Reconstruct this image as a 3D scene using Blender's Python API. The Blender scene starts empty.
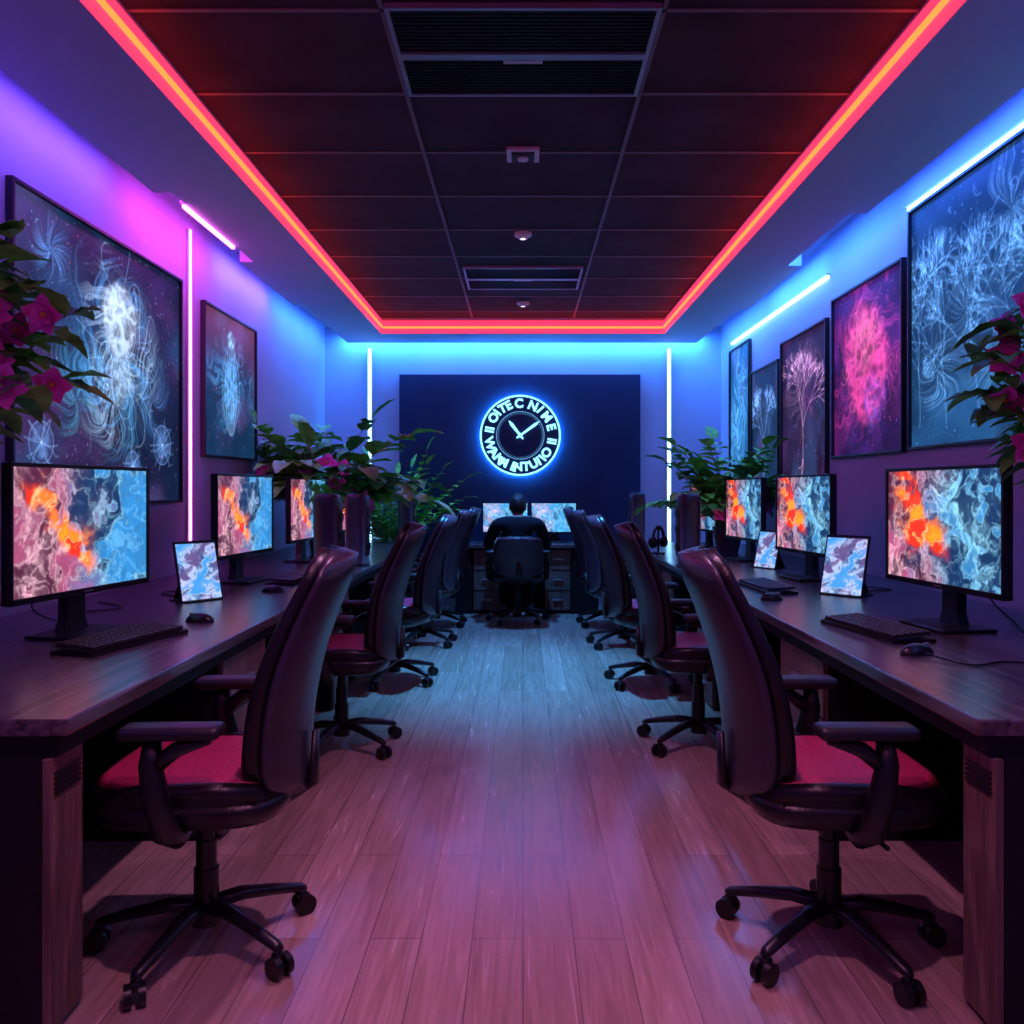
import bpy, bmesh, math, random
import numpy as np
from mathutils import Vector, Matrix, Euler
random.seed(7); R=random.Random(11)
scene=bpy.context.scene; COL=scene.collection
H=1.28
# ------------------------------------------------------------ materials
def new_mat(n):
    m=bpy.data.materials.new(n); m.use_nodes=True; nt=m.node_tree; nt.nodes.clear()
    o=nt.nodes.new('ShaderNodeOutputMaterial'); b=nt.nodes.new('ShaderNodeBsdfPrincipled')
    nt.links.new(b.outputs[0],o.inputs[0]); return m,nt,b
def mat(n,c,rough=.5,metal=0,var=.15,scale=8,bump=0,bscale=60,stretch=(1,1,1),spec=.5):
    m,nt,b=new_mat(n); N=nt.nodes; L=nt.links
    tc=N.new('ShaderNodeTexCoord'); mp=N.new('ShaderNodeMapping'); mp.inputs['Scale'].default_value=stretch
    L.new(tc.outputs['Object'],mp.inputs[0])
    ns=N.new('ShaderNodeTexNoise'); ns.inputs['Scale'].default_value=scale; ns.inputs['Detail'].default_value=4
    L.new(mp.outputs[0],ns.inputs['Vector'])
    cr=N.new('ShaderNodeValToRGB'); e=cr.color_ramp.elements
    e[0].position=.3; e[1].position=.7
    e[0].color=(*[x*(1-var) for x in c],1); e[1].color=(*[min(1,x*(1+var)) for x in c],1)
    L.new(ns.outputs[0],cr.inputs[0]); L.new(cr.outputs[0],b.inputs['Base Color'])
    b.inputs['Roughness'].default_value=rough; b.inputs['Metallic'].default_value=metal
    b.inputs['Specular IOR Level'].default_value=spec
    if bump:
        n2=N.new('ShaderNodeTexNoise'); n2.inputs['Scale'].default_value=bscale
        L.new(mp.outputs[0],n2.inputs['Vector'])
        bp=N.new('ShaderNodeBump'); bp.inputs['Strength'].default_value=bump; bp.inputs['Distance'].default_value=.01
        L.new(n2.outputs[0],bp.inputs['Height']); L.new(bp.outputs[0],b.inputs['Normal'])
    return m
def emis(n,c,s):
    m,nt,b=new_mat(n)
    b.inputs['Base Color'].default_value=(*[x*.5 for x in c],1)
    b.inputs['Emission Color'].default_value=(*c,1); b.inputs['Emission Strength'].default_value=s
    return m
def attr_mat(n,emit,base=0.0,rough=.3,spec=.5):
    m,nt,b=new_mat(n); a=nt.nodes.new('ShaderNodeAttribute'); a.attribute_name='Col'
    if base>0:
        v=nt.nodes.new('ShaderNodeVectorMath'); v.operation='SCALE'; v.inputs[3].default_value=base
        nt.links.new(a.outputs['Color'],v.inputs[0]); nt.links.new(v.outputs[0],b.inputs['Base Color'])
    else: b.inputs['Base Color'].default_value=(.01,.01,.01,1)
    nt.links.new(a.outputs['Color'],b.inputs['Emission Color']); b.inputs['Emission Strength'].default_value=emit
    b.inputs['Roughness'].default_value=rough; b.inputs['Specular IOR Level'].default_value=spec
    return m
def wood(n,c1,c2,rough,scale=(30,1.2,30),bump=.1,spec=.5):
    m,nt,b=new_mat(n); N=nt.nodes; L=nt.links
    tc=N.new('ShaderNodeTexCoord'); mp=N.new('ShaderNodeMapping'); mp.inputs['Scale'].default_value=scale
    L.new(tc.outputs['Object'],mp.inputs[0])
    ns=N.new('ShaderNodeTexNoise'); ns.inputs['Scale'].default_value=1; ns.inputs['Detail'].default_value=6; ns.inputs['Distortion'].default_value=.6
    L.new(mp.outputs[0],ns.inputs['Vector'])
    cr=N.new('ShaderNodeValToRGB'); e=cr.color_ramp.elements
    e[0].position=.32; e[1].position=.68; e[0].color=(*c1,1); e[1].color=(*c2,1)
    L.new(ns.outputs[0],cr.inputs[0]); L.new(cr.outputs[0],b.inputs['Base Color'])
    b.inputs['Roughness'].default_value=rough; b.inputs['Specular IOR Level'].default_value=spec
    bp=N.new('ShaderNodeBump'); bp.inputs['Strength'].default_value=bump; bp.inputs['Distance'].default_value=.01
    L.new(ns.outputs[0],bp.inputs['Height']); L.new(bp.outputs[0],b.inputs['Normal'])
    return m
def floor_mat():
    m,nt,b=new_mat('floor_planks'); N=nt.nodes; L=nt.links
    tc=N.new('ShaderNodeTexCoord'); mp=N.new('ShaderNodeMapping'); mp.inputs['Rotation'].default_value=(0,0,math.pi/2)
    L.new(tc.outputs['Object'],mp.inputs[0])
    br=N.new('ShaderNodeTexBrick'); br.offset=.37; br.inputs['Scale'].default_value=1
    br.inputs['Brick Width'].default_value=1.5; br.inputs['Row Height'].default_value=.145
    br.inputs['Mortar Size'].default_value=.0018; br.inputs['Mortar Smooth'].default_value=.2
    br.inputs['Color1'].default_value=(.34,.23,.18,1); br.inputs['Color2'].default_value=(.45,.32,.26,1)
    br.inputs['Mortar'].default_value=(.17,.115,.10,1); br.inputs['Bias'].default_value=0
    L.new(mp.outputs[0],br.inputs['Vector'])
    m2=N.new('ShaderNodeMapping'); m2.inputs['Scale'].default_value=(26,1.5,1); L.new(tc.outputs['Object'],m2.inputs[0])
    ns=N.new('ShaderNodeTexNoise'); ns.inputs['Scale'].default_value=1.3; ns.inputs['Detail'].default_value=6; ns.inputs['Distortion'].default_value=1.5
    L.new(m2.outputs[0],ns.inputs['Vector'])
    cr=N.new('ShaderNodeValToRGB'); e=cr.color_ramp.elements; e[0].position=.3; e[1].position=.7
    e[0].color=(.70,.68,.68,1); e[1].color=(1.1,1.1,1.1,1); L.new(ns.outputs[0],cr.inputs[0])
    mx=N.new('ShaderNodeMix'); mx.data_type='RGBA'; mx.blend_type='MULTIPLY'; mx.inputs[0].default_value=1
    L.new(br.outputs['Color'],mx.inputs[6]); L.new(cr.outputs[0],mx.inputs[7]); L.new(mx.outputs[2],b.inputs['Base Color'])
    rr=N.new('ShaderNodeMapRange'); rr.inputs[3].default_value=.17; rr.inputs[4].default_value=.32
    L.new(ns.outputs[0],rr.inputs[0]); L.new(rr.outputs[0],b.inputs['Roughness'])
    b.inputs['Specular IOR Level'].default_value=.75
    bp=N.new('ShaderNodeBump'); bp.inputs['Strength'].default_value=.05; bp.inputs['Distance'].default_value=.004
    L.new(ns.outputs[0],bp.inputs['Height']); L.new(bp.outputs[0],b.inputs['Normal'])
    return m
M=dict(
 wall=mat('wall_paint',(.47,.45,.60),.75,var=.06,scale=2,bump=.05),
 soffit=mat('soffit_paint',(.44,.44,.57),.7,var=.03,scale=2,bump=.04),
 tile=mat('ceiling_tile',(.036,.026,.038),.85,var=.3,scale=3,bump=.25,bscale=220,spec=.2),
 grid=mat('ceiling_grid',(.13,.09,.11),.5,var=.1),
 vent=mat('vent_dark',(.008,.008,.014),.6,var=.2),
 metal=mat('grey_metal',(.35,.36,.42),.35,.7,var=.08),
 navy=mat('navy_panel',(.014,.034,.10),.6,var=.1,scale=3,spec=.3),
 floor=floor_mat(),
 desk=wood('desk_dark_wood',(.024,.017,.022),(.125,.088,.098),.26,(40,1.5,40),.15),
 cab=wood('cabinet_wood',(.07,.038,.034),(.19,.11,.09),.45,(40,40,2.2),.1),
 carc=mat('desk_carcass',(.007,.006,.009),.6,var=.15,spec=.2),
 leather=mat('black_leather',(.006,.005,.008),.30,var=.2,scale=20,bump=.15,bscale=160,spec=.4),
 shell=mat('chair_shell',(.026,.020,.038),.32,var=.15,scale=15,bump=.1,bscale=120),
 seat=mat('seat_mesh_red',(.36,.016,.075),.5,var=.35,scale=140,bump=.3,bscale=260),
 plastic=mat('black_plastic',(.006,.006,.009),.32,var=.15,spec=.4),
 pad=mat('arm_pad',(.009,.008,.013),.42,var=.15,spec=.4),
 leaf=mat('leaf_green',(.20,.64,.08),.42,var=.45,scale=14),
 leaf2=mat('leaf_dark',(.08,.40,.08),.40,var=.5,scale=14),
 petal=mat('magenta_petal',(.98,.12,.55),.5,var=.1,scale=30),
 stem=mat('stem_brown',(.16,.14,.05),.7,var=.3),
 pot=mat('pot_ceramic',(.05,.045,.06),.4,var=.1),
 soil=mat('soil',(.03,.02,.015),.9,var=.4,scale=40,bump=.6),
 cloth=mat('dark_shirt',(.006,.008,.014),.85,var=.2,scale=30,bump=.2,bscale=200,spec=.2),
 trousers=mat('dark_trousers',(.008,.009,.016),.85,var=.2,scale=30,spec=.2),
 skin=mat('skin',(.26,.15,.10),.5,var=.08,scale=20),
 hair=mat('black_hair',(.006,.005,.006),.5,var=.3,scale=60,bump=.5,bscale=150,stretch=(1,1,.2),spec=.3),
 shoe=mat('shoe',(.02,.02,.022),.5),
 eye=mat('eye_white',(.7,.7,.7),.2,var=.02),
 lip=mat('lip',(.35,.12,.10),.5),
 frame=mat('poster_frame',(.006,.005,.010),.4,var=.1),
 white=mat('white_plastic',(.5,.5,.55),.4,var=.03),
 keycap=mat('keycap',(.018,.015,.022),.4,var=.2),
 redp=mat('dark_red_panel',(.05,.008,.014),.35,var=.2),
 orange_c=mat('stamen',(.8,.4,.05),.6),
)
M['redled']=emis('red_led',(1.0,.018,.055),3.2)
M['orangeled']=emis('orange_led',(1.0,.12,.022),3.6)
M['cyanled']=emis('cyan_led',(.24,.60,1.0),9.0)
M['pinkled']=emis('pink_led',(1.0,.12,.82),9.0)
M['neon']=emis('neon_blue',(.24,.66,1.0),2.2)
M['halo']=emis('added_halo_ring',(.02,.33,1.0),150)
M['neonf']=emis('neon_face',(.20,.58,1.0),.8)
M['lens']=emis('added_spot_lens',(.9,.8,1.0),1.5)  # faint glow for the lens of the added spots
M['screen']=attr_mat('screen_art',1.6)
M['art']=attr_mat('poster_print_glow',.85,.35,.6,.2)  # print emits its own colours to brighten the art; posters are no lamps
# ------------------------------------------------------------ mesh builder
class MB:
    def __init__(s): s.v=[];s.f=[];s.m=[];s.sm=[];s.mats=[]
    def mi(s,k):
        if k not in s.mats: s.mats.append(k)
        return s.mats.index(k)
    def add(s,vs,fs,k,smooth=True,T=None):
        o=len(s.v)
        for p in vs:
            p=Vector(p); s.v.append(tuple(T@p if T else p))
        i=s.mi(k)
        for f in fs: s.f.append([o+a for a in f]); s.m.append(i); s.sm.append(smooth)
    def box(s,c,d,k,bev=0,rot=None,seg=2,smooth=None):
        T=Matrix.Translation(c)@((Euler(rot).to_matrix().to_4x4()) if rot else Matrix())
        if bev<=0:
            x,y,z=[a/2 for a in d]
            vs=[(-x,-y,-z),(x,-y,-z),(x,y,-z),(-x,y,-z),(-x,-y,z),(x,-y,z),(x,y,z),(-x,y,z)]
            s.add(vs,[(0,3,2,1),(4,5,6,7),(0,1,5,4),(1,2,6,5),(2,3,7,6),(3,0,4,7)],k,False,T); return
        bm=bmesh.new(); bmesh.ops.create_cube(bm,size=1)
        for v in bm.verts: v.co=Vector((v.co.x*d[0],v.co.y*d[1],v.co.z*d[2]))
        bmesh.ops.bevel(bm,geom=bm.edges[:],offset=min(bev,min(d)*.49),segments=seg,profile=.5,affect='EDGES')
        bm.verts.index_update()
        s.add([v.co[:] for v in bm.verts],[[v.index for v in f.verts] for f in bm.faces],k,smooth if smooth is not None else False,T); bm.free()
    def rings(s,rs,k,cap=True,smooth=True,T=None,closed=True):
        n=len(rs[0]); vs=[p for r in rs for p in r]; fs=[]
        for i in range(len(rs)-1):
            for j in range(n if closed else n-1):
                a=i*n+j; b=i*n+(j+1)%n; fs.append((a,b,b+n,a+n))
        if cap: fs.append(list(range(n))[::-1]); fs.append([(len(rs)-1)*n+j for j in range(n)])
        s.add(vs,fs,k,smooth,T)
    def tube(s,pts,rad,k,seg=10,flat=1.0,T=None,cap=True):
        pts=[Vector(p) for p in pts]
        if not isinstance(rad,(list,tuple)): rad=[rad]*len(pts)
        rs=[];pu=None
        for i,p in enumerate(pts):
            t=(pts[min(i+1,len(pts)-1)]-pts[max(i-1,0)])
            t=t.normalized() if t.length>1e-9 else Vector((0,0,1))
            if pu is None:
                pu=Vector((0,0,1)) if abs(t.z)<.9 else Vector((0,1,0))
            u=(pu-t*pu.dot(t)).normalized(); w=t.cross(u); pu=u
            rs.append([p+(u*math.cos(a)*flat+w*math.sin(a))*rad[i] for a in [2*math.pi*j/seg for j in range(seg)]])
        s.rings(rs,k,cap,True,T)
    def cyl(s,a,b,r,k,r2=None,seg=20):
        a=Vector(a);b=Vector(b); r2=r if r2 is None else r2
        t=(b-a).normalized(); u=Vector((0,0,1)) if abs(t.z)<.9 else Vector((0,1,0)); u=(u-t*u.dot(t)).normalized(); w=t.cross(u)
        rs=[]
        for c,rr in ((a,r),(b,r2)): rs.append([c+(u*math.cos(x)+w*math.sin(x))*rr for x in [2*math.pi*j/seg for j in range(seg)]])
        s.rings(rs,k,False,True); s.add(rs[0],[list(range(seg))[::-1]],k,False); s.add(rs[1],[list(range(seg))],k,False)
    def ell(s,c,r,k,seg=20,rg=12,T=None,fn=None,lo=0,hi=1):
        vs=[];fs=[]
        for i in range(rg+1):
            th=math.pi*(lo+(hi-lo)*i/rg)
            for j in range(seg):
                ph=2*math.pi*j/seg
                p=Vector((math.sin(th)*math.cos(ph),math.sin(th)*math.sin(ph),math.cos(th)))
                if fn: p=fn(p)
                vs.append((c[0]+p[0]*r[0],c[1]+p[1]*r[1],c[2]+p[2]*r[2]))
        for i in range(rg):
            for j in range(seg): fs.append((i*seg+j,(i+1)*seg+j,(i+1)*seg+(j+1)%seg,i*seg+(j+1)%seg))
        s.add(vs,fs,k,True,T)
    def torus(s,c,R1,r,k,seg=64,rs=8,axis='Y'):
        vs=[];fs=[]
        for i in range(seg):
            a=2*math.pi*i/seg
            for j in range(rs):
                b=2*math.pi*j/rs; q=R1+r*math.cos(b)
                vs.append((c[0]+q*math.cos(a),c[1]+r*math.sin(b),c[2]+q*math.sin(a)) if axis=='Y' else (c[0]+q*math.cos(a),c[1]+q*math.sin(a),c[2]+r*math.sin(b)))
        for i in range(seg):
            for j in range(rs):
                fs.append((i*rs+j,((i+1)%seg)*rs+j,((i+1)%seg)*rs+(j+1)%rs,i*rs+(j+1)%rs))
        s.add(vs,fs,k)
    def mesh(s,n):
        me=bpy.data.meshes.new(n); me.from_pydata(s.v,[],s.f)
        for k in s.mats: me.materials.append(M[k])
        me.polygons.foreach_set('material_index',s.m); me.polygons.foreach_set('use_smooth',s.sm)
        me.update(); return me
def obj(n,me,loc=(0,0,0),rot=(0,0,0),parent=None,sc=1):
    o=bpy.data.objects.new(n,me); o.location=loc; o.rotation_euler=rot; o.scale=(sc,sc,sc) if not isinstance(sc,tuple) else sc
    COL.objects.link(o)
    if parent: o.parent=parent
    return o
def empty(n,loc=(0,0,0),rot=(0,0,0),sc=1):
    o=obj(n,None,loc,rot,None,sc); o.empty_display_size=.1; return o
def boxobj(n,x0,x1,y0,y1,z0,z1,k,bev=0):
    b=MB(); c=((x0+x1)/2,(y0+y1)/2,(z0+z1)/2); b.box((0,0,0),(x1-x0,y1-y0,z1-z0),k,bev); return obj(n,b.mesh(n),c)
# ------------------------------------------------------------ room shell
XW=2.2; YB=9.45; YF=-1.6; ZC=3.10; ZS=2.89; XR=1.46; YR=8.75
boxobj('floor',-XW,XW,YF,YB,-.1,0,'floor')
boxobj('wall_left',-XW-.12,-XW,YF,YB,-.1,ZC,'wall')
boxobj('wall_right',XW,XW+.12,YF,YB,-.1,ZC,'wall')
boxobj('wall_back',-XW-.12,XW+.12,YB,YB+.12,-.1,ZC,'wall')
boxobj('wall_front',-XW-.12,XW+.12,YF-.12,YF,-.1,ZC,'wall')
boxobj('ceiling',-XW-.12,XW+.12,YF-.12,YB+.12,ZC,ZC+.12,'soffit')
b=MB()
def bx(x0,x1,y0,y1,z0,z1,k): b.box(((x0+x1)/2,(y0+y1)/2,(z0+z1)/2),(x1-x0,y1-y0,z1-z0),k)
for sgn,steps in ((-1,[(YF,4.6,2.0),(4.6,6.0,1.90),(6.0,7.4,2.0),(7.4,9.3,1.92)]),(1,[(YF,4.95,2.0),(4.95,6.1,1.9),(6.1,7.6,2.0),(7.6,9.3,1.9)])):
    for y0,y1,xo in steps:
        x0,x1=sorted((sgn*XR,sgn*xo)); bx(x0,x1,y0,y1,ZS,ZC,'soffit')
bx(-XR,XR,YR,9.3,ZS,ZC,'soffit'); bx(-XR,XR,YF,YF+.7,ZS,ZC,'soffit')
obj('ceiling_soffit',b.mesh('ceiling_soffit'))
b=MB(); ZT=3.05
bx(-XR,XR,YF+.7,YR,ZT,ZC-.001,'tile')
for x in (-.52,.52): bx(x-.009,x+.009,YF+.7,YR,ZT-.006,ZT+.001,'grid')
ys=[3.79-.66*i for i in range(1,7)]+[3.79+.66*i for i in range(0,8)]
for y in ys:
    bx(-XR,XR,y-.009,y+.009,ZT-.006,ZT+.001,'grid')
obj('ceiling_tile_grid',b.mesh('ceiling_tile_grid'))
b=MB()
for sx in (-1,1):
    x0,x1=sorted((sx*XR,sx*(XR-.012)))
    bx(x0,x1,YF+.7,YR,ZS+.004,ZT-.03,'redled')
    x0,x1=sorted((sx*(XR-.013),sx*(XR-.026)))
    bx(x0,x1,YF+.7,YR-.03,ZS+.05,ZS+.070,'orangeled')
bx(-XR,XR,YR-.012,YR,ZS+.004,ZT-.03,'redled')
bx(-XR+.03,XR-.03,YR-.026,YR-.013,ZS+.05,ZS+.070,'orangeled')
bx(-XR,XR,YF+.7,YF+.712,ZS+.004,ZT-.03,'redled')
obj('ceiling_led_strip',b.mesh('ceiling_led_strip'))
def vent(x0,x1,y0,y1,mid=True):
    global b
    b=MB(); z=ZT-.001
    bx(x0,x1,y0,y1,z-.012,z,'vent')
    t=.016
    bx(x0-t,x0,y0-t,y1+t,z-.022,z,'metal'); bx(x1,x1+t,y0-t,y1+t,z-.022,z,'metal')
    bx(x0,x1,y0-t,y0,z-.022,z,'metal'); bx(x0,x1,y1,y1+t,z-.022,z,'metal')
    ym=(y0+y1)/2
    if mid: bx(x0,x1,ym-.022,ym+.022,z-.024,z,'metal'); bx(-.08,.08,ym+.035,ym+.06,z-.02,z,'white')
    n=int((y1-y0)/.025)
    for i in range(n):
        y=y0+(i+.5)*(y1-y0)/n
        b.box(((x0+x1)/2,y,z-.013),(x1-x0,.003,.010),'plastic')
    obj('ceiling_vent',b.mesh('ceiling_vent'))
vent(-.49,.49,3.1,3.76); vent(-.46,.46,6.72,7.4)
b=MB(); b.box((0,0,-.012),(.17,.17,.022),'white',.006); b.box((0,-.0,-.026),(.12,.12,.012),'vent',.004); b.cyl((.0,0,-.03),(0,0,-.042),.028,'white')
obj('ceiling_sensor',b.mesh('ceiling_sensor'),(0,4.45,ZT-.002))
def added_spot(y,col,pw,size,x=0,tilt=0):  # made-up spot and fixture, added only to light the floor and room
    b=MB(); b.cyl((0,0,-.002),(0,0,-.02),.06,'white'); b.cyl((0,0,-.02),(0,0,-.04),.045,'white',.03); b.cyl((0,0,-.04),(0,0,-.043),.018,'lens')
    o=obj('added_spot_fixture',b.mesh('added_spot_fixture'),(x,y,ZT-.002))
    l=bpy.data.lights.new('added_fill_lamp','SPOT'); l.energy=pw; l.color=col; l.spot_size=math.radians(size); l.spot_blend=1; l.shadow_soft_size=.03
    q=bpy.data.objects.new('fill_lamp',l); q.location=(0,0,-.085); q.rotation_euler=(math.radians(tilt),0,0); q.parent=o; COL.objects.link(q)
added_spot(8.0,(.05,.30,1.0),460,84); added_spot(5.85,(.06,.38,1.0),1000,66)
added_spot(2.75,(.85,.32,.72),150,92); added_spot(1.1,(.92,.30,.62),150,100); added_spot(-.5,(.75,.28,.85),70,120)  # unseen spots added overhead to tint the near floor and chairs pink
boxobj('accent_panel',-1.37,1.30,YB-.04,YB-.001,.05,2.56,'navy')
for i,x in enumerate((-1.70,1.62)):
    b=MB(); bx(x-.016,x+.016,YB-.03,YB-.002,.05,2.84,'cyanled'); bx(x-.03,x-.016,YB-.025,YB-.002,.05,2.84,'white'); bx(x+.016,x+.03,YB-.025,YB-.002,.05,2.84,'white')
    obj('wall_led_strip',b.mesh('wall_led_strip'))
b=MB(); bx(-XW+.002,-XW+.02,5.57,5.595,.78,2.99,'pinkled'); bx(-XW+.001,-XW+.012,5.55,5.57,.78,2.99,'white'); obj('wall_led_strip',b.mesh('s'))
b=MB(); bx(-1.925,-1.905,4.8,5.62,2.872,2.892,'pinkled'); bx(-1.93,-1.90,4.78,5.64,2.892,2.91,'white'); obj('wall_led_strip',b.mesh('s'))
b=MB(); bx(XW-.022,XW-.002,1.0,4.82,2.86,2.88,'cyanled'); bx(XW-.03,XW-.001,.98,4.84,2.88,2.89,'white'); obj('wall_led_strip',b.mesh('s'))
b=MB(); bx(XW-.022,XW-.002,6.1,8.9,2.80,2.82,'cyanled'); bx(XW-.03,XW-.001,6.08,8.92,2.82,2.83,'white'); obj('wall_led_strip',b.mesh('s'))
for nm,x0,x1,y0,y1 in (('baseboard_left',-XW,-XW+.015,YF,YB),('baseboard_right',XW-.015,XW,YF,YB),('baseboard_back',-XW+.015,XW-.015,YB-.055,YB-.041)):
    boxobj(nm,x0+.0005,x1-.0005,y0,y1,.001,.08,'white')
# ------------------------------------------------------------ noise + painting
def vnoise(u,v,seed):
    xi=np.floor(u).astype(np.int64); yi=np.floor(v).astype(np.int64); fx=u-xi; fy=v-yi
    def h(a,b):
        n=(a*374761393+b*668265263+seed*982451653)&0x7fffffff
        n=((n^(n>>13))*1274126177)&0x7fffffff
        return ((n^(n>>16))&0xffff)/65535.
    sx=fx*fx*(3-2*fx); sy=fy*fy*(3-2*fy)
    return (h(xi,yi)*(1-sx)+h(xi+1,yi)*sx)*(1-sy)+(h(xi,yi+1)*(1-sx)+h(xi+1,yi+1)*sx)*sy
def fbm(u,v,seed,o=5):
    r=0;a=.5;t=0
    for i in range(o): r=r+a*vnoise(u*2**i,v*2**i,seed+i*17); t+=a; a*=.5
    return r/t
def sm(a,b,x): t=np.clip((x-a)/(b-a),0,1); return t*t*(3-2*t)
def uvgrid(w,h,asp): 
    x,y=np.meshgrid(np.linspace(0,1,w),np.linspace(0,1,h)); return x,y
def art_mesh(name,W,Hh,img,matk):
    h,w,_=img.shape; x,y=np.meshgrid(np.linspace(-W/2,W/2,w),np.linspace(-Hh/2,Hh/2,h))
    co=np.zeros((h*w,3),dtype=np.float32); co[:,0]=x.ravel(); co[:,2]=y.ravel()
    idx=np.arange(h*w).reshape(h,w); q=np.stack([idx[:-1,:-1],idx[:-1,1:],idx[1:,1:],idx[1:,:-1]],-1).reshape(-1,4)
    me=bpy.data.meshes.new(name); me.vertices.add(h*w); me.vertices.foreach_set('co',co.ravel())
    me.loops.add(q.size); me.loops.foreach_set('vertex_index',q.ravel().astype(np.int32))
    me.polygons.add(len(q)); me.polygons.foreach_set('loop_start',(np.arange(len(q))*4).astype(np.int32))
    try: me.polygons.foreach_set('loop_total',np.full(len(q),4,dtype=np.int32))
    except Exception: pass
    me.update(calc_edges=True)
    ca=me.color_attributes.new('Col','FLOAT_COLOR','POINT')
    c=np.ones((h*w,4),dtype=np.float32); c[:,:3]=np.clip(img,0,1.5).reshape(-1,3); ca.data.foreach_set('color',c.ravel())
    me.materials.append(M[matk]); return me
def mixc(a,b,t): return a*(1-t[...,None])+b*t[...,None]
def screen_img(seed,w=240,h=146,orange=1.0,bluer=0):
    x,y=uvgrid(w,h,1); a=x*1.6
    wx=fbm(a*3,y*3,seed); wy=fbm(a*3+9,y*3+4,seed+3)
    n=fbm(a*3+wx*4,y*3+wy*4,seed+7,6); r=(1-np.abs(2*n-1))**14
    n2=fbm(a*6+wy*5,y*6-wx*5,seed+20,5); r2=(1-np.abs(2*n2-1))**16
    dk=sm(.38,.72,n)
    blue=np.stack([.004+.02*dk,.025+.18*dk,.09+.42*dk],-1)
    pink=np.stack([.07+.28*dk,.008+.04*dk,.03+.09*dk],-1)
    img=mixc(blue,pink,sm(.66-bluer,.34-bluer,x+(wx-.5)*.7)*.92)
    patch=sm(.50,.70,fbm(a*2.3+5,y*2.3,seed+31,3))
    wc=mixc(np.ones_like(img)*np.array([.35,.80,1.0]),np.ones_like(img)*np.array([.95,.60,.68]),sm(.6,.3,x))
    img=img+np.clip(r*.34+r2*.22+patch*r2**.35*.30,0,1)[...,None]*wc
    d=np.abs((y-.50)-(1.05*(.38-x))+(wx-.5)*.9)
    fl=sm(.24,.0,d)*sm(.62,.42,x)*sm(.02,.16,x)*sm(.36,.58,fbm(a*5+wx*3,y*5,seed+40)+.1)
    fl=np.clip(fl*orange*2.0,0,1)
    hot=np.stack([.65+.35*sm(.35,.6,n2),.025+.42*r2**.7+.24*sm(.5,.72,n2),.01+.20*r2],-1)
    img=mixc(img,hot,fl)
    return img
def tablet_img(seed,w=90,h=120):
    x,y=uvgrid(w,h,1); wx=fbm(x*3,y*4,seed); n=fbm(x*4+wx*4,y*5+wx*2,seed+5,6)
    r=(1-np.abs(2*n-1))**9; k=sm(.3,.65,n); pk=sm(.45,.65,fbm(x*3+4,y*3,seed+9))
    return np.stack([.01+.03*k+.36*r+.08*pk,.06+.18*k+.32*r,.18+.40*k+.28*r],-1)
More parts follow.
